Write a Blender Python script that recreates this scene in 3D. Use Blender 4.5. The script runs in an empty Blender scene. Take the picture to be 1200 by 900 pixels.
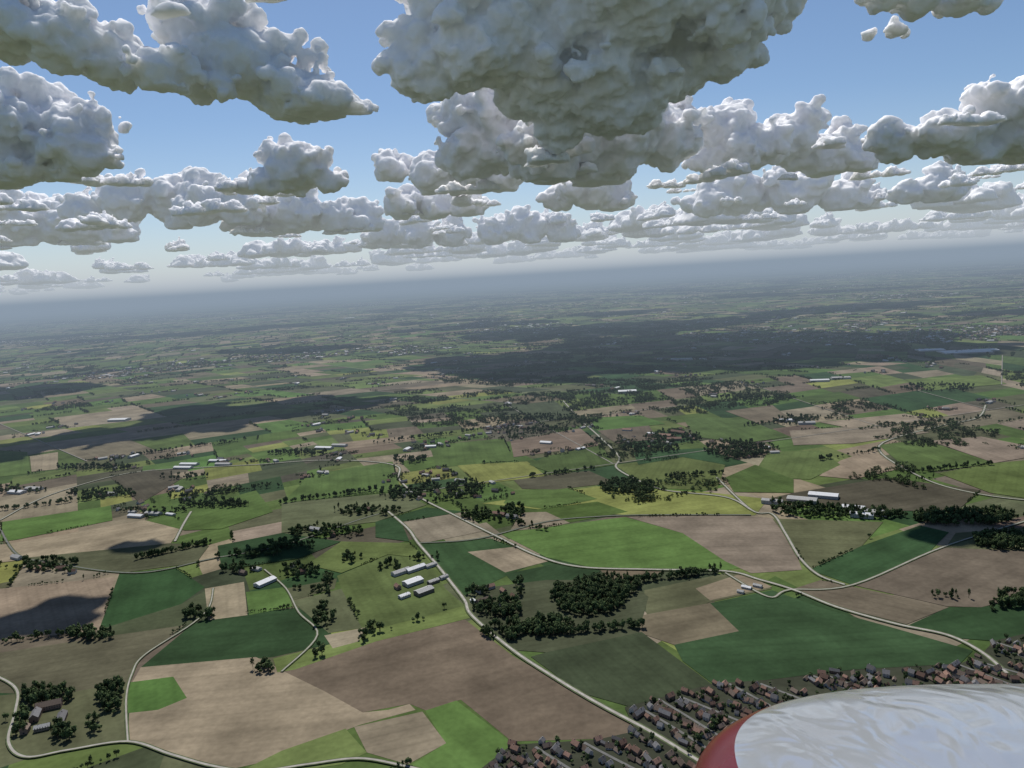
import bpy, bmesh, math, random, time
import numpy as np
from mathutils import Vector, Matrix
from mathutils import noise as mn
T0=time.time()
random.seed(7)
scene=bpy.context.scene
# ---------------------------------------------------------------- camera
H=600.0; F=880.0; PITCH=math.radians(8.0); ROLL=math.radians(3.43)
R0=Vector((1,0,0)); Fw=Vector((0,math.cos(PITCH),-math.sin(PITCH))); U0=Vector((0,math.sin(PITCH),math.cos(PITCH)))
Rr=math.cos(ROLL)*R0-math.sin(ROLL)*U0; Uu=math.cos(ROLL)*U0+math.sin(ROLL)*R0
EYE=Vector((0,0,H))
def ray(u,v): return Fw+Rr*((u-600)/F)-Uu*((v-450)/F)
def onplane(u,v,z=0.0):
    d=ray(u,v); t=(z-H)/d.z
    return Vector((d.x*t,d.y*t,z))
cam=bpy.data.cameras.new("camera"); co=bpy.data.objects.new("camera",cam); scene.collection.objects.link(co)
co.matrix_world=Matrix((( Rr.x,Uu.x,-Fw.x,0),(Rr.y,Uu.y,-Fw.y,0),(Rr.z,Uu.z,-Fw.z,H),(0,0,0,1)))
cam.sensor_width=36; cam.lens=36*F/1200; cam.clip_start=0.1; cam.clip_end=400000
scene.camera=co
scene.view_settings.view_transform='Standard'; scene.view_settings.look='None'; scene.view_settings.exposure=0
# ---------------------------------------------------------------- light
SEL=math.radians(56); SAZ=math.radians(-10)
w=bpy.data.worlds.new("World"); scene.world=w; w.use_nodes=True
nt=w.node_tree; nt.nodes.clear()
sk=nt.nodes.new("ShaderNodeTexSky"); sk.sky_type='NISHITA'; sk.sun_disc=False; sk.sun_elevation=SEL; sk.sun_rotation=SAZ
sk.altitude=600; sk.air_density=1.0; sk.dust_density=0.4; sk.ozone_density=4
bg=nt.nodes.new("ShaderNodeBackground"); bg.inputs[1].default_value=0.092
wo=nt.nodes.new("ShaderNodeOutputWorld"); nt.links.new(sk.outputs[0],bg.inputs[0]); nt.links.new(bg.outputs[0],wo.inputs[0])
sd=bpy.data.lights.new("sun",'SUN'); sd.energy=4.9; sd.angle=math.radians(0.53); sd.color=(1,0.95,0.88)
so=bpy.data.objects.new("sun",sd); scene.collection.objects.link(so)
tosun=Vector((math.sin(SAZ)*math.cos(SEL),math.cos(SAZ)*math.cos(SEL),math.sin(SEL)))
so.rotation_euler=tosun.to_track_quat('Z','Y').to_euler(); so.location=(0,0,3000)
# ---------------------------------------------------------------- helpers
def mesh_obj(name,verts,faces,mats=None,smooth=False,link=True,mi=None):
    me=bpy.data.meshes.new(name); me.from_pydata([tuple(v) for v in verts],[],faces); me.update()
    if smooth: me.shade_smooth()
    for m in (mats or []): me.materials.append(m)
    if mi is not None: me.polygons.foreach_set('material_index',mi)
    o=bpy.data.objects.new(name,me)
    if link: scene.collection.objects.link(o)
    return o
def simple_mat(name,c,rough=0.9,var=0.25,scale=0.3,metal=0,objvar=0.0):
    m=bpy.data.materials.new(name); m.use_nodes=True; n=m.node_tree; b=n.nodes['Principled BSDF']
    b.inputs['Roughness'].default_value=rough; b.inputs['Metallic'].default_value=metal; b.inputs['Specular IOR Level'].default_value=0.2
    g=n.nodes.new("ShaderNodeNewGeometry"); z=n.nodes.new("ShaderNodeTexNoise"); z.inputs['Scale'].default_value=scale; z.inputs['Detail'].default_value=3
    n.links.new(g.outputs['Position'],z.inputs['Vector'])
    mr=n.nodes.new("ShaderNodeMapRange"); mr.inputs[1].default_value=0.3; mr.inputs[2].default_value=0.7; mr.inputs[3].default_value=1-var; mr.inputs[4].default_value=1+var
    n.links.new(z.outputs[0],mr.inputs[0])
    src=mr.outputs[0]
    if objvar:
        oi=n.nodes.new("ShaderNodeObjectInfo"); m2=n.nodes.new("ShaderNodeMapRange"); m2.inputs[3].default_value=1-objvar; m2.inputs[4].default_value=1+objvar
        n.links.new(oi.outputs['Random'],m2.inputs[0]); mm=n.nodes.new("ShaderNodeMath"); mm.operation='MULTIPLY'
        n.links.new(src,mm.inputs[0]); n.links.new(m2.outputs[0],mm.inputs[1]); src=mm.outputs[0]
    vm=n.nodes.new("ShaderNodeVectorMath"); vm.operation='SCALE'; vm.inputs[0].default_value=c; n.links.new(src,vm.inputs['Scale'])
    n.links.new(vm.outputs[0],b.inputs['Base Color'])
    return m
def inpoly(x,y,P):
    c=False; j=len(P)-1
    for i in range(len(P)):
        xi,yi=P[i]; xj,yj=P[j]
        if (yi>y)!=(yj>y) and x<(xj-xi)*(y-yi)/(yj-yi)+xi: c=not c
        j=i
    return c
# ---------------------------------------------------------------- haze: two air layers (volumes that absorb, with emission in place of scattered sunlight)
L=120000
def air(y0,z0,z1,sig,col,nm):
    hm=bpy.data.materials.new(nm); hm.use_nodes=True; n=hm.node_tree; n.nodes.clear()
    va=n.nodes.new("ShaderNodeVolumeAbsorption"); va.inputs['Color'].default_value=(0,0,0,1); va.inputs['Density'].default_value=sig
    ve=n.nodes.new("ShaderNodeEmission"); ve.inputs[0].default_value=(*col,1); ve.inputs[1].default_value=sig
    ad=n.nodes.new("ShaderNodeAddShader"); n.links.new(va.outputs[0],ad.inputs[0]); n.links.new(ve.outputs[0],ad.inputs[1])
    oo=n.nodes.new("ShaderNodeOutputMaterial"); n.links.new(ad.outputs[0],oo.inputs['Volume'])
    bx=[(-L,y0,z0),(L,y0,z0),(L,L,z0),(-L,L,z0),(-L,y0,z1),(L,y0,z1),(L,L,z1),(-L,L,z1)]
    mesh_obj("atmospheric_haze",bx,[(0,3,2,1),(4,5,6,7),(0,1,5,4),(1,2,6,5),(2,3,7,6),(3,0,4,7)],[hm])
air(1900,-60,820,6.0e-5,(0.26,0.325,0.405),"ground_haze")
air(9000,822,2600,2.2e-5,(0.66,0.70,0.74),"upper_haze")
# ---------------------------------------------------------------- field material
def field_mat(name,attr=True):
    m=bpy.data.materials.new(name); m.use_nodes=True; n=m.node_tree; b=n.nodes['Principled BSDF']
    b.inputs['Roughness'].default_value=1; b.inputs['Specular IOR Level'].default_value=0.05
    g=n.nodes.new("ShaderNodeNewGeometry")
    def noise(sc,det):
        z=n.nodes.new("ShaderNodeTexNoise"); z.inputs['Scale'].default_value=sc; z.inputs['Detail'].default_value=det; n.links.new(g.outputs['Position'],z.inputs['Vector']); return z
    def mrange(src,a,b_,c,d):
        r=n.nodes.new("ShaderNodeMapRange"); r.inputs[1].default_value=a; r.inputs[2].default_value=b_; r.inputs[3].default_value=c; r.inputs[4].default_value=d; n.links.new(src,r.inputs[0]); return r.outputs[0]
    def mul(a,b_):
        r=n.nodes.new("ShaderNodeMath"); r.operation='MULTIPLY'; n.links.new(a,r.inputs[0]); n.links.new(b_,r.inputs[1]); return r.outputs[0]
    f1=mrange(noise(1/90,5).outputs[0],0.3,0.7,0.64,1.14)
    f2=mrange(noise(1/9,2).outputs[0],0.3,0.7,0.9,1.1)
    f=mul(f1,f2)
    if attr:
        at=n.nodes.new("ShaderNodeAttribute"); at.attribute_name='rowdir'
        dt=n.nodes.new("ShaderNodeVectorMath"); dt.operation='DOT_PRODUCT'; n.links.new(g.outputs['Position'],dt.inputs[0]); n.links.new(at.outputs['Vector'],dt.inputs[1])
        sn=n.nodes.new("ShaderNodeMath"); sn.operation='SINE'; n.links.new(dt.outputs['Value'],sn.inputs[0])
        f=mul(f,mrange(sn.outputs[0],0.55,1.0,1.0,0.92))
        dv=n.nodes.new("ShaderNodeMath"); dv.operation='MULTIPLY'; dv.inputs[1].default_value=0.13; n.links.new(dt.outputs['Value'],dv.inputs[0])
        nn=n.nodes.new("ShaderNodeTexNoise"); nn.noise_dimensions='1D'; nn.inputs['Scale'].default_value=1.0; nn.inputs['Detail'].default_value=2; n.links.new(dv.outputs[0],nn.inputs['W'])
        f=mul(f,mrange(nn.outputs[0],0.3,0.7,0.93,1.07))
        ca=n.nodes.new("ShaderNodeAttribute"); ca.attribute_name='col'; base=ca.outputs['Color']
    else:
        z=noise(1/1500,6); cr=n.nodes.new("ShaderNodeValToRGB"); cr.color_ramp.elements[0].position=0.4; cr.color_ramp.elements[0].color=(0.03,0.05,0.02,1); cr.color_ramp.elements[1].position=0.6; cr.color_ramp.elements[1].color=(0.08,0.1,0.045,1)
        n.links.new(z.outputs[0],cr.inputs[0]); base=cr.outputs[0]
    vm=n.nodes.new("ShaderNodeVectorMath"); vm.operation='SCALE'; n.links.new(base,vm.inputs[0]); n.links.new(f,vm.inputs['Scale'])
    n.links.new(vm.outputs[0],b.inputs['Base Color'])
    return m
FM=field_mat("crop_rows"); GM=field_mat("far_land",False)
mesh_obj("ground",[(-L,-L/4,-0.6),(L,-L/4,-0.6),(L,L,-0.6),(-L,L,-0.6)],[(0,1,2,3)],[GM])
PAL={'G':(0.066,0.102,0.031),'D':(0.03,0.06,0.025),'L':(0.102,0.136,0.045),'Y':(0.165,0.185,0.056),'B':(0.128,0.105,0.076),'K':(0.078,0.072,0.05),
     'T':(0.212,0.177,0.125),'O':(0.086,0.094,0.05),'V':(0.074,0.13,0.036),'S':(0.05,0.062,0.035)}
VV=[];FF=[];CC=[];RD=[]
def add_field(poly,col,z=0.0,ang=None,rnd=random):
    i=len(VV); VV.extend([(p[0],p[1],z) for p in poly]); FF.append(tuple(range(i,i+len(poly))))
    k=rnd.uniform(0.84,1.14); CC.append(tuple(c*k*rnd.uniform(0.95,1.05) for c in col))
    if ang is None:
        e=max(range(len(poly)),key=lambda a:(poly[a][0]-poly[(a+1)%len(poly)][0])**2+(poly[a][1]-poly[(a+1)%len(poly)][1])**2)
        q=poly[(e+1)%len(poly)]; ang=math.atan2(q[1]-poly[e][1],q[0]-poly[e][0])
    s=2*math.pi/random.choice([18,24,27,36]); RD.append((-math.sin(ang)*s,math.cos(ang)*s,0))
edges=[]; cells=[]
def area(p): return 0.5*abs(sum(p[i][0]*p[(i+1)%4][1]-p[(i+1)%4][0]*p[i][1] for i in range(4)))
def lerp(a,b,t): return (a[0]+(b[0]-a[0])*t,a[1]+(b[1]-a[1])*t)
def dist(a,b): return math.hypot(a[0]-b[0],a[1]-b[1])
def visible(p,m=900):
    cx=sum(q[0] for q in p)/4; cy=sum(q[1] for q in p)/4
    r=max(dist(q,(cx,cy)) for q in p)
    return cy+r>250 and abs(cx)<0.78*max(cy,0)+m+r and cy-r<30000
def subdiv(p,amin,depth=0):
    if not visible(p): return
    A=area(p); cy=p[0][1]
    lim=amin*(1 if cy<9000 else (1.6 if cy<16000 else 3.5))
    if A<lim or (A<lim*2.2 and random.random()<0.35):
        cells.append(p); return
    a=dist(p[0],p[1])+dist(p[2],p[3]); b=dist(p[1],p[2])+dist(p[3],p[0])
    if b>a: p=[p[1],p[2],p[3],p[0]]
    t=random.uniform(0.33,0.67); t2=min(0.78,max(0.22,t+random.uniform(-0.09,0.09)))
    m=lerp(p[0],p[1],t); q=lerp(p[3],p[2],t2)
    edges.append((m,q,depth))
    na=amin*random.uniform(0.75,1.3)
    subdiv([p[0],m,q,p[3]],na,depth+1); subdiv([m,p[1],p[2],q],na,depth+1)
S=3200; th=math.radians(28); ca,sa=math.cos(th),math.sin(th)
G={}
for i in range(-16,18):
    for j in range(-12,20):
        x=i*S+random.uniform(-.25,.25)*S; y=j*S+random.uniform(-.25,.25)*S
        G[i,j]=(x*ca-y*sa,x*sa+y*ca)
for i in range(-16,17):
    for j in range(-12,19):
        subdiv([G[i,j],G[i+1,j],G[i+1,j+1],G[i,j+1]],32000)
keys='GGGGGLLLDDDOOOBBKTTTYVSS'
for p in cells:
    c=PAL[random.choice(keys)]
    f=min(1,max(0,(p[0][1]-4000)/8000)); c=tuple((a*(1-.2*f)+b*.2*f) for a,b in zip(c,PAL['O']))
    add_field(p,c)
# hand mapped fields (surveyed from the photograph, stored on the ground plane)
FLD=[('O',[(0,815),(150,800),(150,868),(60,880),(0,900),(-40,900),(-40,800)]),
('K',[(0,765),(110,748),(220,730),(160,775),(150,800),(60,815),(0,812),(-40,800),(-30,770)]),
('T',[(-30,690),(0,690),(135,676),(118,738),(60,745),(0,752),(-30,760)]),
('D',[(140,672),(205,665),(240,688),(212,708),(116,738)]),
('S',[(116,738),(212,708),(245,690),(240,725),(220,732),(110,748)]),
('D',[(165,782),(225,732),(250,722),(350,712),(385,740),(400,752),(320,770)]),
('T',[(150,868),(153,803),(165,782),(300,770),(335,787),(380,810),(425,835),(455,832),(480,825),(487,832),(420,850),(370,870),(300,895),(255,905),(200,884)]),
('V',[(150,800),(203,793),(219,818),(185,832),(148,836)]),
('B',[(333,787),(440,752),(545,726),(600,768),(680,815),(755,858),(735,868),(700,866),(600,869),(540,820),(500,833),(480,825),(425,835),(380,810)]),
('V',[(498,833),(535,821),(602,872),(588,905),(470,905),(522,871)]),
('T',[(415,852),(495,834),(523,871),(478,896),(430,882)]),
('L',[(290,900),(330,880),(405,854),(430,882),(400,896),(340,905)]),
('L',[(320,772),(400,752),(450,735),(545,708),(552,724),(440,752),(345,785),(325,788)]),
('V',[(288,694),(335,688),(343,711),(292,721)]),
('T',[(240,690),(286,682),(290,721),(244,727)]),
('O',[(343,705),(400,690),(430,735),(385,742)]),
('L',[(400,690),(395,675),(455,650),(500,655),(522,690),(545,710),(450,735),(425,738)]),
('T',[(380,745),(430,735),(420,752),(390,760)]),
('O',[(335,690),(395,678),(392,690),(345,703)]),
('D',[(493,637),(575,631),(640,655),(600,672),(545,698),(528,685)]),
('T',[(548,647),(612,640),(642,658),(592,671)]),
('D',[(592,673),(650,661),(705,669),(660,690),(612,694)]),
('V',[(585,625),(700,610),(733,606),(800,625),(868,666),(845,669),(705,668),(640,653)]),
('T',[(735,606),(860,604),(905,607),(930,640),(940,668),(880,672),(850,658),(800,625)]),
('Y',[(565,590),(700,570),(830,577),(900,585),(885,604),(740,604),(640,598)]),
('G',[(630,597),(700,588),(736,600),(665,613),(625,611)]),
('T',[(470,612),(545,600),(570,622),(495,637)]),
('T',[(610,601),(640,600),(668,613),(630,620),(598,622)]),
('O',[(755,692),(860,670),(905,690),(832,706),(800,718),(758,722)]),
('B',[(748,722),(832,707),(866,740),(790,756),(750,742)]),
('D',[(790,756),(866,740),(832,707),(905,692),(960,712),(1050,737),(1140,763),(1125,778),(1000,785),(900,797),(836,802),(800,775)]),
('S',[(622,770),(700,748),(752,741),(834,802),(736,828),(680,812)]),
('T',[(815,690),(870,672),(905,688),(832,704)]),
('S',[(560,690),(640,680),(735,680),(760,700),(748,742),(640,765),(600,762),(555,720)]),
('D',[(948,668),(1010,640),(1078,616),(1112,624),(1090,646),(1000,686)]),
('B',[(1000,686),(1108,642),(1200,645),(1240,650),(1240,690),(1150,712),(1110,711)]),
('B',[(925,692),(962,680),(1000,688),(1112,712),(1062,732),(1000,716)]),
('O',[(905,608),(1035,612),(1010,640),(948,668),(930,640)]),
('D',[(1065,733),(1112,712),(1150,712),(1240,695),(1240,735),(1170,752),(1120,748)]),
('O',[(1120,625),(1240,615),(1240,648),(1108,642)]),
('L',[(720,545),(800,535),(850,545),(840,575),(780,573),(742,560)]),
('G',[(600,575),(665,572),(700,585),(640,597),(590,590)]),
('K',[(600,561),(690,552),(722,566),(650,574),(612,573)]),
('Y',[(535,545),(618,541),(640,558),(560,568)]),
('B',[(598,517),(680,502),(704,522),(602,536)]),
('G',[(503,522),(590,514),(603,540),(512,548)]),
('G',[(365,556),(460,541),(470,575),(330,590)]),
('T',[(-20,640),(15,637),(200,604),(217,614),(200,637),(40,655),(-20,662)]),
('V',[(2,612),(130,593),(132,610),(18,633),(0,635)]),
('O',[(20,655),(200,637),(245,640),(230,660),(140,672),(60,665)]),
('G',[(0,528),(32,530),(36,555),(-10,560)]),
('T',[(35,535),(68,530),(68,550),(37,553)]),
('K',[(130,560),(180,550),(215,560),(165,590)]),
('G',[(170,610),(300,575),(320,600),(260,620),(217,622)]),
('O',[(330,590),(470,577),(500,592),(440,612),(330,625)]),
('D',[(255,640),(330,625),(400,635),(350,655),(260,668)]),
('L',[(400,635),(480,637),(500,655),(455,650),(400,672),(360,662)]),
('D',[(440,612),(500,595),(545,600),(470,612),(480,635),(440,630)]),
('K',[(930,578),(1040,560),(1150,575),(1120,600),(1000,598),(900,585)]),
('T',[(985,540),(1020,528),(1062,548),(1000,562),(960,558)]),
('L',[(900,530),(960,528),(985,545),(950,562),(880,560)]),
('G',[(850,560),(885,545),(930,562),(930,578),(860,577)]),
('T',[(925,505),(1035,498),(1090,507),(1000,520),(930,522)]),
('G',[(1030,522),(1080,515),(1165,543),(1095,553),(1060,548)]),
('L',[(1165,543),(1200,540),(1240,550),(1240,590),(1160,578),(1100,555)]),
('T',[(1090,517),(1150,512),(1200,522),(1200,537),(1165,543)]),
('D',[(742,530),(835,525),(850,545),(800,536),(748,545)]),
('G',[(640,535),(705,522),(720,545),(650,556),(620,545)]),
('G',[(800,490),(870,490),(925,512),(870,520),(815,512)]),
('B',[(700,505),(760,498),(770,515),(722,520)]),
('B',[(850,482),(905,475),(925,490),(890,497)]),
('V',[(690,490),(750,487),(780,497),(700,505)]),
('L',[(1060,445),(1150,440),(1180,450),(1090,458)]),
('T',[(960,495),(1060,485),(1095,492),(1000,503)]),
]
handpolys=[]
for k,(c,P) in enumerate(FLD):
    Q=[tuple(onplane(u,v).xy) for u,v in P]; handpolys.append(Q)
    add_field(Q,PAL[c],0.05+0.02*k)
TOWN=[(560,905),(600,874),(700,868),(745,858),(732,830),(836,802),(900,798),(1000,786),(1125,779),(1150,768),(1165,752),(1240,735),(1300,735),(1300,960),(540,960)]
TOWNw=[tuple(onplane(u,v).xy) for u,v in TOWN]
add_field(TOWNw,(0.045,0.052,0.032),1.7)
me=bpy.data.meshes.new("farmland_fields"); me.from_pydata(VV,[],FF); me.update()
a=me.attributes.new('col','FLOAT_COLOR','FACE'); a.data.foreach_set('color',np.array([(*c,1) for c in CC],'f').ravel())
a=me.attributes.new('rowdir','FLOAT_VECTOR','FACE'); a.data.foreach_set('vector',np.array(RD,'f').ravel())
me.materials.append(FM); fo=bpy.data.objects.new("farmland_fields",me); scene.collection.objects.link(fo)
# ---------------------------------------------------------------- roads
def smooth(P,n=7):
    out=[]; Q=[P[0]]+P+[P[-1]]
    for i in range(1,len(Q)-2):
        p0,p1,p2,p3=[np.array(q[:2]) for q in Q[i-1:i+3]]
        for k in range(n):
            t=k/n; out.append(0.5*((2*p1)+(-p0+p2)*t+(2*p0-5*p1+4*p2-p3)*t*t+(-p0+3*p1-3*p2+p3)*t**3))
    out.append(np.array(P[-1][:2])); return out
concrete=simple_mat("road_concrete",(0.27,0.255,0.225),0.9,0.15,0.1)
asphalt=simple_mat("road_asphalt",(0.12,0.12,0.115),0.9,0.15,0.1)
verge=simple_mat("grass_verge",(0.065,0.085,0.038),1,0.3,0.08)
paint=simple_mat("road_paint",(0.7,0.7,0.66),0.7,0.1,1)
roadpts=[]
def ribbon(P,wd,z,off=0):
    V=[];Fc=[]
    for i,p in enumerate(P):
        a=P[max(0,i-1)]; b=P[min(len(P)-1,i+1)]; d=(b-a); d=d/(np.linalg.norm(d)+1e-9); nrm=np.array([-d[1],d[0]])
        V+= [(*(p+nrm*(off+wd/2)),z),(*(p+nrm*(off-wd/2)),z)]
        if i: k=2*i; Fc.append((k-2,k-1,k+1,k))
    return V,Fc
def road(pts,wd=6,mat=concrete,world=False,vg=2.5,line=False):
    P=smooth([onplane(u,v) for u,v in pts] if not world else [Vector((*p,0)) for p in pts])
    roadpts.extend(P)
    V,Fc=ribbon(P,wd,2.0+random.uniform(0,.03)); mi=[0]*len(Fc)
    if vg:
        V2,F2=ribbon(P,wd+vg*2,1.85+random.uniform(0,.03)); k=len(V); V+=V2; Fc+=[tuple(i+k for i in f) for f in F2]; mi+=[1]*len(F2)
    if line:
        V2,F2=ribbon(P,0.25,2.06); k=len(V); V+=V2; Fc+=[tuple(i+k for i in f) for f in F2[::2]]; mi+=[2]*len(F2[::2])
    mesh_obj("country_road",V,Fc,[mat,verge,paint],mi=mi)
road([(300,545),(370,540),(430,541),(466,547),(468,562),(490,582),(530,603),(580,628),(630,652),(680,665),(760,668),(850,670),(890,680),(930,692),(980,712),(1050,732),(1110,745),(1150,765),(1180,790)],5.0,line=True)
road([(455,600),(478,620),(490,637),(510,660),(530,685),(545,705),(553,722),(600,762),(650,795),(700,825),(765,860),(830,900)],5.0,line=True)
road([(840,560),(880,598),(905,603),(920,625),(938,655),(960,675),(990,686)],4.5)
road([(660,470),(680,492),(700,510),(725,535),(722,548),(745,562),(780,575),(850,583),(880,598)],5)
road([(-40,780),(0,795),(20,810),(18,835),(10,870),(30,888),(80,880),(150,870),(200,885),(250,899),(300,905),(360,897),(420,890),(470,898),(520,910)],3.4,vg=1.5)
road([(150,870),(148,820),(155,790),(170,768),(225,732),(245,712),(250,690)],2.2,vg=1.5)
road([(224,600),(215,615),(205,635)],5,vg=2)
road([(310,668),(335,690),(350,718),(372,745),(330,788)],2.2,vg=1.5)
road([(1155,475),(1145,490),(1100,500),(1030,523),(1080,560),(1150,580),(1240,590)],4.5,vg=3)
road([(490,637),(560,632),(640,612),(700,606),(760,604),(880,604)],3.5,asphalt,vg=2)
road([(0,610),(60,580),(150,555),(240,548),(300,545)],4.5,vg=2)
road([(0,620),(20,650),(60,660),(160,672),(250,655),(330,640),(420,610),(455,600)],3.5,asphalt,vg=2)
road([(850,672),(900,700),(925,692),(1000,686),(1110,640),(1240,600)],3,vg=2)
rv=[];rf=[]
for (a,b,d) in edges:
    if d<=3 and random.random()<0.55 and 1500<min(a[1],b[1])<14000:
        P=[np.array(a),np.array(b)]; V,Fc=ribbon(P,4.5,2.2); k=len(rv); rv+=V; rf+=[tuple(i+k for i in f) for f in Fc]
mesh_obj("farm_lanes",rv,rf,[simple_mat("lane",(0.18,0.17,0.145),0.9,0.2,0.05)])
# ---------------------------------------------------------------- trees
def foliage(name,c):
    m=simple_mat(name,c,1.0,0.45,0.5,objvar=0.4); return m
LF=[foliage("foliage_dark",(0.04,0.062,0.024)),foliage("foliage_mid",(0.066,0.096,0.035))]
BK=simple_mat("bark",(0.09,0.07,0.05),1,0.3,1)
def tree_geo(h,cr,ch,nl,seed,ox=0,oy=0,V=None,Fc=None,MI=None):
    r=random.Random(seed); V=[] if V is None else V; Fc=[] if Fc is None else Fc; MI=[] if MI is None else MI
    def tube(p,q,r1,r2,sd=5):
        k=len(V); p=Vector(p);q=Vector(q); d=(q-p).normalized(); a=d.orthogonal().normalized(); b=d.cross(a)
        for (c,rr) in ((p,r1),(q,r2)):
            for s in range(sd):
                t=6.283*s/sd; V.append(tuple(c+(a*math.cos(t)+b*math.sin(t))*rr))
        for s in range(sd): Fc.append((k+s,k+(s+1)%sd,k+sd+(s+1)%sd,k+sd+s)); MI.append(2)
    base=h-ch
    tube((ox,oy,-0.5),(ox,oy,h*0.72),cr*0.09,cr*0.03)
    for s in range(4):
        t=r.uniform(0,6.28); z=base+ch*r.uniform(0.0,0.35); tube((ox,oy,z),(ox+math.cos(t)*cr*0.7,oy+math.sin(t)*cr*0.7,z+ch*0.3),cr*0.04,cr*0.015,4)
    cl=[]
    for s in range(7):
        t=r.uniform(0,6.28); q=r.uniform(0.15,0.62)*cr; z=base+ch*r.uniform(0.25,0.8)
        cl.append((Vector((ox+math.cos(t)*q,oy+math.sin(t)*q,z)),cr*r.uniform(0.35,0.55)))
    for s in range(nl):
        c,cr2=r.choice(cl); d=Vector((r.gauss(0,1),r.gauss(0,1),r.gauss(0.25,1))).normalized()
        p=c+Vector((d.x*cr2,d.y*cr2,d.z*cr2*ch/cr*0.55))*r.uniform(0.65,1.1)
        s1=cr*r.uniform(0.12,0.26); nn=(d+Vector((r.gauss(0,.35),r.gauss(0,.35),r.gauss(0.3,.35)))).normalized(); a=nn.orthogonal().normalized(); b=nn.cross(a)
        k=len(V); m=r.choice((0,0,1))
        for q in range(5):
            t=6.283*q/5+r.uniform(-.3,.3); V.append(tuple(p+(a*math.cos(t)+b*math.sin(t))*s1*r.uniform(0.7,1.2)+nn*r.uniform(-.2,.2)*s1))
        Fc.append((k,k+1,k+2,k+3,k+4)); MI.append(m)
    return V,Fc,MI
def proto(coll,name,geo):
    o=mesh_obj(name,geo[0],geo[1],LF+[BK],link=False,mi=geo[2]); coll.objects.link(o); return o
treeC=bpy.data.collections.new("tree_kinds"); groveC=bpy.data.collections.new("tree_grove_kinds"); houseC=bpy.data.collections.new("house_kinds")
for i,(h,cr,ch) in enumerate([(15,6,12),(18,7.5,15),(11,5,9.5),(21,4,19),(8,4,7)]): proto(treeC,"tree_%d"%i,tree_geo(h,cr,ch,220,i))
for i in range(4):
    V,Fc,MI=[],[],[]; r=random.Random(i+50); lx=[45,60,30,75][i]; ly=[20,12,25,6][i]
    for k in range(15): tree_geo(r.uniform(9,17),r.uniform(5,8),r.uniform(9,13),40,i*100+k,r.uniform(-lx,lx),r.uniform(-ly,ly),V,Fc,MI)
    proto(groveC,"grove_%d"%i,(V,Fc,MI))
def house_geo(wd,ln,hw,hr,seed):
    r=random.Random(seed); V=[];Fc=[];MI=[]
    def quad(ps,m): k=len(V); V.extend(ps); Fc.append(tuple(range(k,k+len(ps)))); MI.append(m)
    x,y=wd/2,ln/2
    quad([(-x,-y,-1),(x,-y,-1),(x,-y,hw),(0,-y,hw+hr),(-x,-y,hw)],0); quad([(x,y,-1),(-x,y,-1),(-x,y,hw),(0,y,hw+hr),(x,y,hw)],0)
    quad([(x,-y,-1),(x,y,-1),(x,y,hw),(x,-y,hw)],0); quad([(-x,y,-1),(-x,-y,-1),(-x,-y,hw),(-x,y,hw)],0)
    e=0.5; f=e*hr/x
    for s in (-1,1):
        quad([(s*(x+e),-y-e,hw-f+.1),(s*(x+e),y+e,hw-f+.1),(0,y+e,hw+hr+.15),(0,-y-e,hw+hr+.15)][::s],1)
    nw=max(2,int(ln/3.2))
    for s in (-1,1):
        for k in range(nw):
            yy=-y+ln*(k+.5)/nw
            for zz in ([1.1] if hw<4 else [1.1,3.9]):
                quad([(s*(x+.03),yy-.6,zz),(s*(x+.03),yy+.6,zz),(s*(x+.03),yy+.6,zz+1.3),(s*(x+.03),yy-.6,zz+1.3)][::s],2)
        quad([(-1.2,s*(y+.03),0),(1.2,s*(y+.03),0),(1.2,s*(y+.03),2.2),(-1.2,s*(y+.03),2.2)][::-s],2)
    cx,cy=0.4,y*0.5
    for dx,dy,ex,ey in ((-.4,-.4,.4,-.4),(.4,-.4,.4,.4),(.4,.4,-.4,.4),(-.4,.4,-.4,-.4)):
        quad([(cx+dx,cy+dy,hw),(cx+ex,cy+ey,hw),(cx+ex,cy+ey,hw+hr+1),(cx+dx,cy+dy,hw+hr+1)],0)
    quad([(cx-.4,cy-.4,hw+hr+1),(cx+.4,cy-.4,hw+hr+1),(cx+.4,cy+.4,hw+hr+1),(cx-.4,cy+.4,hw+hr+1)],0)
    return V,Fc,MI
W_=[simple_mat("brick_red",(0.2,0.14,0.11),.9,.15,1,objvar=.25),simple_mat("render_white",(0.42,0.4,0.37),.9,.1,1),simple_mat("brick_brown",(0.18,0.145,0.115),.9,.15,1,objvar=.25)]
R_=[simple_mat("roof_terracotta",(0.17,0.105,0.08),.9,.2,.8,objvar=.45),simple_mat("roof_slate",(0.11,0.108,0.11),.7,.2,.8,objvar=.45),simple_mat("roof_brown",(0.13,0.1,0.08),.9,.2,.8,objvar=.45),simple_mat("roof_fibre_cement",(0.3,0.3,0.29),.8,.15,.4),simple_mat("roof_light_sheet",(0.5,0.51,0.52),.6,.08,.2)]
GL=simple_mat("window_glass",(0.03,0.035,0.04),.15,.1,1)
hk=[(8,10,5.5,3.6,0,0),(8,13,3,4,2,2),(9,9,5.5,4,1,1),(7,18,5.5,3.4,0,1),(9,14,3,4.2,1,2),(8,11,5.5,3.6,2,0),(12,24,5,2,1,3),(16,34,6,2,1,4)]
for i,(a,b,c,d,wm,rm) in enumerate(hk):
    g=house_geo(a,b,c,d,i); o=mesh_obj("house_%d"%i,g[0],g[1],[W_[wm],R_[rm],GL],link=False,mi=g[2]); houseC.objects.link(o)
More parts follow.
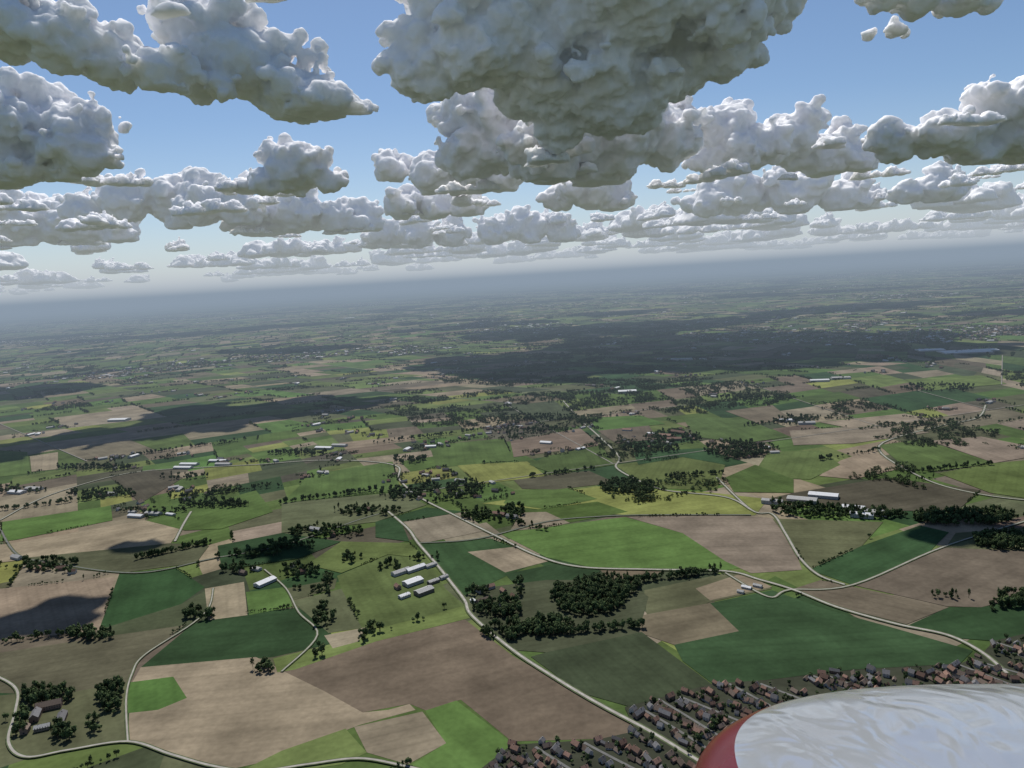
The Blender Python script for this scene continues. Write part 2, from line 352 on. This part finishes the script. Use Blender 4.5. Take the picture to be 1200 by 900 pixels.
def scatter(name,coll,pts):
    me=bpy.data.meshes.new(name); me.from_pydata([p[:3] for p in pts],[],[])
    a=me.attributes.new('rz','FLOAT_VECTOR','POINT'); a.data.foreach_set('vector',np.array([(0,0,p[3]) for p in pts],'f').ravel())
    a=me.attributes.new('sc','FLOAT','POINT'); a.data.foreach_set('value',np.array([p[4] for p in pts],'f'))
    a=me.attributes.new('ix','INT','POINT'); a.data.foreach_set('value',np.array([p[5] for p in pts],'i'))
    o=bpy.data.objects.new(name,me); scene.collection.objects.link(o)
    g=bpy.data.node_groups.new(name,'GeometryNodeTree'); g.interface.new_socket('Geometry',in_out='INPUT',socket_type='NodeSocketGeometry'); g.interface.new_socket('Geometry',in_out='OUTPUT',socket_type='NodeSocketGeometry')
    N=g.nodes; gi=N.new('NodeGroupInput'); go=N.new('NodeGroupOutput'); ip=N.new('GeometryNodeInstanceOnPoints'); ci=N.new('GeometryNodeCollectionInfo')
    ci.inputs['Collection'].default_value=coll; ci.inputs['Separate Children'].default_value=True; ci.inputs['Reset Children'].default_value=True; ip.inputs['Pick Instance'].default_value=True
    def at(nm,ty):
        q=N.new('GeometryNodeInputNamedAttribute'); q.data_type=ty; q.inputs['Name'].default_value=nm; return q.outputs['Attribute']
    Lk=g.links; Lk.new(gi.outputs[0],ip.inputs['Points']); Lk.new(ci.outputs[0],ip.inputs['Instance']); Lk.new(at('ix','INT'),ip.inputs['Instance Index'])
    Lk.new(at('rz','FLOAT_VECTOR'),ip.inputs['Rotation']); Lk.new(at('sc','FLOAT'),ip.inputs['Scale']); Lk.new(ip.outputs[0],go.inputs[0])
    md=o.modifiers.new("scatter",'NODES'); md.node_group=g
    return o
RD_=np.array([p for p in roadpts])
def nearroad(x,y,d=9): return np.min((RD_[:,0]-x)**2+(RD_[:,1]-y)**2)<d*d
trees=[];groves=[];houses=[]
R=random.random
def tree(x,y,s=1,ix=None): trees.append((x,y,1.0 if y>200 else 0,R()*6.28,s*random.uniform(.6,1.1),random.choice((0,0,1,1,2,2,3,4)) if ix is None else ix))
TC=[(690,703,45,20,380),(600,742,38,9,100),(722,688,28,12,120),(645,735,30,8,90),(378,725,13,14,30),(310,785,14,7,18),(235,722,19,7,40),(108,746,28,6,50),(50,818,36,10,90),(132,820,16,18,80),(20,848,14,18,26),(75,860,14,8,18),(110,850,10,10,14),
(440,738,8,6,8),(424,748,5,5,4),(373,765,6,6,5),(736,572,33,8,210),(862,528,38,9,250),(545,573,23,9,110),(470,580,26,7,90),(505,573,14,6,36),(560,605,20,7,70),(600,602,16,8,60),(790,513,35,8,120),(930,494,26,5,80),
(250,592,42,4,110),(120,580,42,4,90),(55,662,36,6,80),(350,672,24,8,60),(385,685,6,14,24),(380,625,45,7,130),(430,600,40,5,90),(1130,608,60,9,340),(1185,636,45,10,240),(1100,455,45,5,150),(1000,604,60,5,120),(950,600,50,6,110),(640,490,42,4,110),(600,508,9,8,36),
(110,549,45,3,110),(762,527,36,6,130),(1185,705,20,8,40),(880,467,40,3,110),(700,522,8,6,12),(480,540,20,4,50),(350,532,35,3,90),(640,505,30,3,60),(585,715,34,10,80),(560,695,14,6,20),(610,690,6,10,14),(500,655,20,3,14),(465,668,4,8,10),(1120,700,30,2,10),(300,650,30,5,50),
(20,575,40,4,60),(180,600,40,4,30),(340,640,30,5,60),(410,655,14,5,14),(280,670,20,5,20),(215,560,30,3,30)]
for cx,cy,rx,ry,nn in TC:
    for _ in range(nn):
        t=R()*6.283; q=math.sqrt(R()); p=onplane(cx+rx*q*math.cos(t),cy+ry*q*math.sin(t))
        if not nearroad(p.x,p.y,8): tree(p.x,p.y)
TL=[((720,686),(842,670),110),((165,655),(246,637),80),((560,605),(640,622),40),((335,690),(388,692),16),((400,755),(540,712),8),((730,575),(770,578),60),((440,672),(460,660),10),((850,540),(900,532),60),((0,755),(110,740),26),((1060,555),(1160,545),60),((1160,718),(1220,690),50),((640,745),(750,735),70),((900,590),(1060,606),80),((590,700),(610,740),24),((-10,665),(90,672),30),
((-10,600),(130,583),60),((200,585),(330,570),60),((330,590),(440,575),50),((500,590),(560,580),30),((620,560),(700,550),30),((780,560),(850,555),40),((960,540),(1030,528),30),((1060,500),(1160,490),60),((250,655),(340,640),40),((870,500),(960,490),60),((440,520),(560,505),70),((150,535),(290,515),80),((540,500),(640,490),60)]
for a,b,nn in TL:
    for _ in range(nn):
        t=R(); p=onplane(a[0]+(b[0]-a[0])*t,a[1]+(b[1]-a[1])*t); x=p.x+random.gauss(0,4); y=p.y+random.gauss(0,4)
        if not nearroad(x,y,7): tree(x,y,.9)
def clear(x,y): return not any(inpoly(x,y,Q) for Q in handpolys)
for (a,b,d) in edges:
    y=(a[1]+b[1])/2; Ld=dist(a,b); pr=0.24 if y<3500 else (0.42 if y<9000 else 0.45)
    if R()<pr and Ld<1500:
        if y<3200:
            nn=int(Ld/6); t0=R()*.4; t1=t0+random.uniform(.3,.6)
            for k in range(nn):
                t=k/nn
                if t0<t<t1 and R()<.85:
                    x=a[0]+(b[0]-a[0])*t+random.gauss(0,2); yy=a[1]+(b[1]-a[1])*t+random.gauss(0,2)
                    if clear(x,yy): tree(x,yy,.65)
        else:
            an=math.atan2(b[1]-a[1],b[0]-a[0])
            for k in range(int(Ld/80)+1):
                if R()<.7:
                    t=R(); x=a[0]+(b[0]-a[0])*t; yy=a[1]+(b[1]-a[1])*t
                    if yy>4200 or clear(x,yy): groves.append((x,yy,0,an+random.gauss(0,.06),random.uniform(.55,.95),random.choice((1,3,3,3,3))))
for Q in handpolys:
    for k in range(len(Q)):
        a,b=Q[k],Q[(k+1)%len(Q)]; Ld=dist(a,b)
        if R()<.2 and a[1]>1250 and Ld<600:
            t0=R()*.4; t1=t0+random.uniform(.3,.6)
            for t in np.arange(t0,min(1,t1),4/Ld):
                if R()<.9:
                    x=a[0]+(b[0]-a[0])*t+random.gauss(0,1); y=a[1]+(b[1]-a[1])*t+random.gauss(0,1)
                    if not nearroad(x,y,7): tree(x,y,.5,random.choice((2,4,4,4,0)))
def dens(x,y,s=2600,o=0): return mn.noise(Vector((x/s+o,y/s,o*3.1)))
def hidx(): return random.choice((0,1,2,3,4,5,0,1,2,3,4,5,6,6,7))
for p in cells:
    cx=sum(q[0] for q in p)/4; cy=sum(q[1] for q in p)/4
    if cy<1900: continue
    dv=dens(cx,cy,1900,4.7); dw=dens(cx,cy,2800,9.3)
    A=area(p)
    if cy<4200 and not clear(cx,cy): continue
    def rp():
        a,b=R(),R(); return lerp(lerp(p[0],p[1],a),lerp(p[3],p[2],a),b)
    if dv>0.32 and R()<.6:
        for _ in range(int(min(A/(2300 if cy<8000 else 3500),45))):
            q=rp(); houses.append((q[0],q[1],.2,R()*6.28,random.uniform(.9,1.2 if cy<8000 else 1.5),hidx()))
        for _ in range(int(A/(3000))): q=rp(); groves.append((q[0],q[1],0,R()*6.28,random.uniform(.35,.7),random.randrange(4)))
    elif (dw>0.36 and R()<.5) or R()<.035:
        for _ in range(int(A/(2400 if cy<9000 else 4200))): q=rp(); groves.append((q[0],q[1],0,R()*6.28,random.uniform(.6,1.0),random.randrange(3)))
    elif R()<.2:
        q=rp()
        for _ in range(random.randint(2,7)): houses.append((q[0]+random.gauss(0,30),q[1]+random.gauss(0,30),.2,R()*6.28,random.uniform(.9,1.4),hidx()))
        for _ in range(5): groves.append((q[0]+random.gauss(0,40),q[1]+random.gauss(0,40),0,R()*6.28,random.uniform(.3,.55),random.randrange(4)))
# town at the lower right
a0=onplane(640,790); a1=onplane(765,860); dr=(a1-a0).normalized(); nr=Vector((-dr.y,dr.x,0)); org=a1
off=-1800
while off<1800:
    off+=random.uniform(34,48); s=-900; seg=[]; ph=R()*6
    while s<900:
        bend=14*math.sin(s/130+ph)
        c=org+dr*s+nr*(off+bend)
        if inpoly(c.x,c.y,TOWNw):
            seg.append((c.x,c.y))
            for sd_ in (-1,1):
                q=c+nr*(sd_*random.uniform(9,16))
                if R()<.85 and inpoly(q.x,q.y,TOWNw) and not nearroad(q.x,q.y,10): houses.append((q.x,q.y,1.7,math.atan2(dr.y,dr.x)+(1.57 if R()<.5 else 0)+random.gauss(0,.3),random.uniform(.6,1.05),random.choice((0,1,2,3,4,5,1,2,5,0))))
                for _ in range(2):
                    q=c+nr*(sd_*random.uniform(8,26))+dr*random.uniform(-7,7)
                    if R()<.45 and inpoly(q.x,q.y,TOWNw) and not nearroad(q.x,q.y,9): trees.append((q.x,q.y,1.7,R()*6.28,random.uniform(.3,.65),random.choice((0,1,2,4))))
        else:
            if len(seg)>3 and R()<.8: road(seg[::3] if len(seg)>6 else seg,4,asphalt,True,0)
            seg=[]
        s+=random.uniform(9,13)
    if len(seg)>3: road(seg[::3] if len(seg)>6 else seg,4,asphalt,True,0)
scatter("woodland_trees",treeC,trees); scatter("distant_tree_groves",groveC,groves); scatter("village_houses",houseC,houses)
print("trees",len(trees),"groves",len(groves),"houses",len(houses),time.time()-T0)
def building(name,u,v,rot,wd,ln,hw,hr,wm,rm,z=1.5):
    p=onplane(u,v); e=bpy.data.objects.new(name,None); scene.collection.objects.link(e); e.location=(p.x,p.y,z); e.rotation_euler=(0,0,math.radians(rot))
    V,Fc,MI=house_geo(wd,ln,hw,hr,0)
    for nm,m,idx in (("walls",wm,0),("roof",rm,1),("windows_and_doors",GL,2)):
        fs=[f for f,i in zip(Fc,MI) if i==idx]; used=sorted({i for f in fs for i in f}); mp={a:b for b,a in enumerate(used)}
        o=mesh_obj(nm,[V[i] for i in used],[tuple(mp[i] for i in f) for f in fs],[m]); o.parent=e
B=[("farmhouse",42,842,20,12,24,6,5,0,1),("barn",58,830,110,14,34,6,5,0,2),("barn",72,845,20,12,30,5,4,0,1),("farm_shed",50,855,110,10,20,4,3,2,3),("farmhouse",30,858,15,10,14,6,4,0,2),
("barn",470,672,-50,16,40,5,3,1,3),("barn",487,668,-50,16,44,5,3,1,4),("barn",484,684,-50,22,38,6,3,1,4),("barn",497,695,-50,20,36,6,3,2,3),("farm_shed",508,683,-50,12,24,4,2,2,3),("farmhouse",466,690,35,10,14,5,4,0,0),("farm_shed",474,700,-50,12,22,4,2,1,4),("farm_shed",505,664,-50,12,26,4,2,1,3),("farm_shed",520,678,-50,10,18,4,2,1,3),
("farmhouse",562,694,30,10,18,5,4,1,0),("farmhouse",575,690,120,10,16,5,4,1,0),("brick_house",590,695,30,9,14,5,4,0,0),("brick_house",602,702,30,9,14,5,4,0,0),("barn",568,706,120,13,30,5,4,0,2),("brick_house",588,712,20,9,12,5,4,1,1),("farm_shed",555,706,30,8,14,3,2,1,4),
("barn",311,684,-35,20,44,5,3,1,4),("farmhouse",343,666,20,10,18,5,4,1,1),("farmhouse",355,672,110,10,16,5,4,0,0),("farmhouse",285,673,60,10,18,5,4,0,2),("farm_shed",300,668,60,12,26,4,2,1,3),
("barn",160,606,70,18,50,5,3,1,4),("barn",180,603,70,18,50,5,3,1,3),("farm_shed",200,604,60,12,30,4,2,1,4),("farmhouse",170,598,20,10,18,5,4,0,0),
("farmhouse",45,668,20,10,20,5,4,0,0),("farmhouse",72,668,100,10,20,5,4,0,0),("barn",58,662,60,14,30,5,4,0,2),("farmhouse",85,672,100,10,16,5,4,1,0),
("barn",215,549,75,22,70,5,3,1,4),("barn",222,545,75,22,70,5,3,1,4),("barn",256,541,75,22,70,5,3,1,4),("barn",262,545,75,20,60,5,3,1,3),
("farm_shed",875,690,50,8,18,3,2,1,4),("farm_shed",888,688,50,8,16,3,2,1,3),("farm_shed",868,695,50,7,12,3,2,1,3),
("warehouse",940,588,60,30,70,8,3,1,3),("warehouse",965,583,60,30,70,8,3,1,4),("warehouse",1000,598,60,25,50,8,3,1,4),("warehouse",1025,603,60,25,50,8,3,1,3),("warehouse",1010,606,60,20,50,8,3,1,4),("warehouse",905,590,60,20,50,8,3,1,3),
("barn",585,604,60,16,36,5,4,0,0),("barn",600,607,60,14,30,5,4,1,1),("barn",380,526,70,25,70,6,3,1,4),("barn",398,523,70,22,60,6,3,1,3),("farmhouse",780,512,60,20,50,6,5,0,0),("farmhouse",795,508,40,18,60,6,5,0,0),("farmhouse",790,516,80,18,50,6,5,0,0),
("barn",922,494,80,20,60,6,4,1,4),("barn",945,497,80,20,60,6,4,1,3),("greenhouse",1130,413,80,140,260,6,3,1,4),("greenhouse",1090,411,80,90,150,6,3,1,4),("greenhouse",1155,411,80,90,120,6,3,1,4),
("warehouse",410,373,85,150,200,9,3,1,4),("warehouse",960,447,80,40,90,8,3,1,4),("warehouse",985,444,80,40,90,8,3,1,3),("warehouse",140,493,80,50,100,8,3,1,4),("warehouse",20,578,70,24,60,6,3,1,4),("warehouse",40,574,70,24,60,6,3,1,3),("warehouse",800,422,85,60,120,9,3,1,3),("warehouse",735,460,85,50,90,9,3,1,4),
("farmhouse",120,582,70,14,30,5,4,0,0),("barn",130,580,70,16,40,5,4,1,3),("farmhouse",430,598,60,12,26,5,4,0,0),("barn",370,622,60,14,34,5,4,1,3),("farmhouse",390,628,20,12,22,5,4,0,0),("barn",20,655,60,14,34,5,4,1,3),("farmhouse",735,505,60,16,36,5,4,1,0),("barn",540,565,60,16,36,5,4,1,3),("barn",640,520,60,18,44,5,4,1,4)]
for (nm,u,v,rot,a,b,c,d,wm,rm) in B: building(nm,u,v,rot,a,b,c,d,W_[wm],R_[rm])
# ---------------------------------------------------------------- clouds
cm=bpy.data.materials.new("cloud"); cm.use_nodes=True; n=cm.node_tree; n.nodes.clear()
ss=n.nodes.new("ShaderNodeSubsurfaceScattering"); ss.falloff='RANDOM_WALK'; ss.inputs['Color'].default_value=(0.86,0.855,0.885,1); ss.inputs['Scale'].default_value=1.0; ss.inputs['Radius'].default_value=(75,75,75); ss.inputs['Anisotropy'].default_value=0.45
oo=n.nodes.new("ShaderNodeOutputMaterial"); n.links.new(ss.outputs[0],oo.inputs[0])
def atdist(u,v,D):
    d=ray(u,v); return EYE+d*(D/d.y)
ICO={}
for sub in (2,3):
    bm=bmesh.new(); bmesh.ops.create_icosphere(bm,subdivisions=sub,radius=1); bm.verts.ensure_lookup_table()
    ICO[sub]=(np.array([v.co[:] for v in bm.verts]),np.array([[v.index for v in f.verts] for f in bm.faces])); bm.free()
def cloud(D,vb,lobes,seed,name="cumulus_cloud",px=1.5,sub=10,flat=0.3,dep=0.6,world=None):
    rnd=random.Random(seed)
    if world: pts=[Vector(q[:3]) for q in world]; rs=[q[3] for q in world]; c=sum(pts,Vector())/len(pts); D=max((c-EYE).length,4000)
    else:
        pts=[atdist(u,v,D) for (u,v,r) in lobes]; rs=[r/F*D for (u,v,r) in lobes]
        c=sum(pts,Vector())/len(pts); c.z=atdist(sum(l[0] for l in lobes)/len(lobes),vb,D).z
    vs_=[];fs_=[];k0=0
    def rdir(up): return Vector((rnd.gauss(0,1),rnd.gauss(0,1),abs(rnd.gauss(0,.8))-up)).normalized()
    for p,rr in zip(pts,rs):
        p=p+Vector((0,rnd.uniform(-1,1)*rr*dep,0)); rr*=.82
        items=[(p,rr,3)]
        for k in range(sub):
            s=rr*rnd.uniform(.22,.55); q=p+rdir(.35)*rr*rnd.uniform(.75,1.2); items.append((q,s,3))
            for j in range(9):
                items.append((q+rdir(.3)*s*rnd.uniform(.8,1.5),s*rnd.uniform(.12,.5),2))
        for (q,ra,sb) in items:
            q=q-c; z=max(q.z,ra*0.25); iv,fi=ICO[sb]
            vs_.append(iv*np.array([ra,ra*1.15,ra*.85])+np.array([q.x,q.y,z])); fs_.append(fi+k0); k0+=len(iv)
    va=np.concatenate(vs_); fa=np.concatenate(fs_)
    me=bpy.data.meshes.new(name); me.from_pydata(va.tolist(),[],fa.tolist())
    o=bpy.data.objects.new(name,me); scene.collection.objects.link(o); o.location=c
    vx=max(8,D/F*px)
    m=o.modifiers.new("r",'REMESH'); m.mode='VOXEL'; m.voxel_size=vx
    s=min(sum(rs)/len(rs),450)
    for k,(tp,sc,st) in enumerate([('CLOUDS',0.9,0.45),('CLOUDS',0.4,0.3),('CLOUDS',.17,.13),('CLOUDS',0.07,0.07)]):
        if s*sc<vx*1.5: continue
        t=bpy.data.textures.new("v",tp); t.noise_scale=s*sc; t.noise_depth=1
        dm=o.modifiers.new("d",'DISPLACE'); dm.texture=t; dm.texture_coords='GLOBAL'; dm.strength=s*st; dm.mid_level=0.5
    m=o.modifiers.new("r2",'REMESH'); m.mode='VOXEL'; m.voxel_size=vx
    dg=bpy.context.evaluated_depsgraph_get(); ev=o.evaluated_get(dg)
    m2=bpy.data.meshes.new_from_object(ev); o.modifiers.clear(); o.data=m2; m2.name=name
    cc=np.empty(len(m2.vertices)*3,'f'); m2.vertices.foreach_get('co',cc); cc=cc.reshape(-1,3)
    z=cc[:,2]; cc[:,2]=np.where(z<0,z*flat,z); m2.vertices.foreach_set('co',cc.ravel()); m2.update(); m2.shade_smooth()
    m2.materials.clear(); m2.materials.append(cm)
    return o,len(m2.vertices),rs
tot=0
C=[
(7500,175,[(540,10,65),(620,-10,90),(720,0,100),(820,-10,90),(885,5,45),(560,70,60),(640,80,80),(720,90,80),(800,60,60),(500,90,45),(850,60,40)]),
(9500,215,[(590,150,60),(660,160,70),(730,150,60),(640,190,45),(700,190,40),(560,180,40),(790,165,40),(550,130,40)]),
(4600,105,[(20,40,50),(80,50,45),(130,70,40),(175,80,35)]),
(5200,140,[(240,40,45),(225,80,40),(290,80,50),(340,110,45),(385,125,35),(418,135,20)]),
(6500,212,[(15,150,50),(60,160,55),(95,180,38),(0,190,50)]),
(9000,228,[(335,200,36),(355,190,26),(310,212,22),(385,213,18)]),
(11500,226,[(460,200,22),(510,205,34),(555,212,26),(590,205,28),(540,200,20)]),
(13000,256,[(470,240,22),(510,243,24),(545,242,22)]),
(12500,248,[(655,232,24),(690,222,34),(720,235,22)]),
(10500,205,[(850,150,38),(880,175,36),(930,160,40),(975,180,36),(1010,188,22),(840,190,26)]),
(15500,250,[(830,238,26),(870,225,34),(930,228,34),(980,232,28),(1010,236,18)]),
(8500,190,[(1050,168,30),(1095,160,34),(1140,165,34),(1185,130,45),(1220,150,60),(1160,180,26)]),
(13500,238,[(1060,225,20),(1090,222,24),(1110,228,14)]),
(3900,18,[(1030,2,22),(1080,-6,30),(1130,0,25),(1160,2,14)]),
(4200,45,[(1020,40,9),(1045,38,12),(1062,40,6)]),
(14000,268,[(150,238,32),(200,232,38),(240,240,34),(280,245,28),(110,250,26)]),
(15000,272,[(300,255,32),(350,248,36),(395,256,24),(430,262,22)]),
(16000,286,[(10,262,38),(50,258,36),(95,262,32),(135,270,24)]),
(19000,288,[(450,275,22),(490,272,26),(530,277,20),(580,272,24),(620,268,24),(660,272,22)]),
]
for i,(D,vb,l) in enumerate(C):
    o,nvv,_=cloud(D,vb,l,i+1); tot+=nvv
sh=Vector((math.sin(SAZ),math.cos(SAZ),0))/math.tan(SEL)
for i,(u,v,r) in enumerate([(50,725,90),(330,645,65),(1130,620,100),(160,640,55)]):  # added clouds, placed so their shadows land on these ground spots
    g=onplane(u,v); q=g+sh*1600; q.z=1600
    o,nvv,_=cloud(0,0,None,100+i,px=2.2,world=[(q.x-r*.8,q.y,q.z,r*.6),(q.x,q.y+r*.3,q.z+20,r*.8),(q.x+r*.8,q.y-r*.1,q.z,r*.55)]); tot+=nvv
cb=bpy.data.collections.new("cloud_kinds")
for i in range(5):
    r=random.Random(900+i); wl=[(k*480-1000+r.uniform(-150,150),r.uniform(-300,300),r.uniform(50,350),r.uniform(200,480)) for k in range(r.randint(3,6))]
    wl=[(a,b+16000,c+1600,d) for a,b,c,d in wl]
    o,nvv,_=cloud(0,0,None,300+i,world=wl,px=1.8); tot+=nvv
    o.location=(0,0,0); scene.collection.objects.unlink(o); cb.objects.link(o)
bank=[]
for i in range(55):
    y=random.uniform(7500,19000); x=random.uniform(-.8,.8)*y
    bank.append((x,y,1720+random.uniform(-80,150),R()*6.28,random.uniform(.15,.42),random.randrange(5)))
for i in range(140):
    y=19000+ (R()**1.2)*54000; x=random.uniform(-.8,.8)*y
    bank.append((x,y,1750+random.uniform(-80,150)+max(0,(y-30000)*.004),R()*6.28,random.uniform(.5,1.4)*(1 if y<30000 else 1.3),random.randrange(5)))
scatter("distant_cumulus_clouds",cb,bank)
print("cloud verts",tot,time.time()-T0)
# ---------------------------------------------------------------- aircraft cowling (close, lower right)
def mk_wing():
    red=simple_mat("red_gloss_paint",(0.11,0.012,0.016),.22,.1,8); red.node_tree.nodes['Principled BSDF'].inputs['Specular IOR Level'].default_value=.5
    wh=bpy.data.materials.new("silver_white_paint"); wh.use_nodes=True; n=wh.node_tree; b=n.nodes['Principled BSDF']
    b.inputs['Base Color'].default_value=(0.44,0.46,0.48,1); b.inputs['Metallic'].default_value=.5; b.inputs['Roughness'].default_value=.13
    tc=n.nodes.new("ShaderNodeTexCoord"); mp=n.nodes.new("ShaderNodeMapping"); mp.inputs['Scale'].default_value=(2.2,1.0,2); mp.inputs['Rotation'].default_value=(0,0,.7)
    z=n.nodes.new("ShaderNodeTexNoise"); z.inputs['Scale'].default_value=2.0; z.inputs['Detail'].default_value=1.5; z.inputs['Distortion'].default_value=1.4
    n.links.new(tc.outputs['Object'],mp.inputs[0]); n.links.new(mp.outputs[0],z.inputs['Vector']); bp=n.nodes.new("ShaderNodeBump"); bp.inputs['Strength'].default_value=.6; bp.inputs['Distance'].default_value=.05
    n.links.new(z.outputs[0],bp.inputs['Height']); n.links.new(bp.outputs[0],b.inputs['Normal'])
    V=[];Fc=[];MI=[]; NU,NV=160,96; a,bb,c=1.38,1.0,.34; e1,e2=0.66,0.85
    sg=lambda x,p: math.copysign(abs(x)**p,x)
    for j in range(NV+1):
        ph=-math.pi/2+math.pi*j/NV
        for i in range(NU):
            t=2*math.pi*i/NU
            V.append((a*sg(math.cos(ph),e2)*sg(math.cos(t),e1),bb*sg(math.cos(ph),e2)*sg(math.sin(t),e1),c*sg(math.sin(ph),e2)))
    for j in range(NV):
        for i in range(NU):
            Fc.append((j*NU+i,j*NU+(i+1)%NU,(j+1)*NU+(i+1)%NU,(j+1)*NU+i)); ph=-math.pi/2+math.pi*(j+.5)/NV
            MI.append(1 if ph>0.50 else 0)
    o=mesh_obj("aircraft_engine_cowling",V,Fc,[red,wh],smooth=True,mi=MI)
    o.matrix_world=Matrix.Translation(EYE+Fw*2.05+Rr*1.93-Uu*1.37)@Matrix((( Rr.x,Fw.x,Uu.x,0),(Rr.y,Fw.y,Uu.y,0),(Rr.z,Fw.z,Uu.z,0),(0,0,0,1)))
mk_wing()
print("built",time.time()-T0)
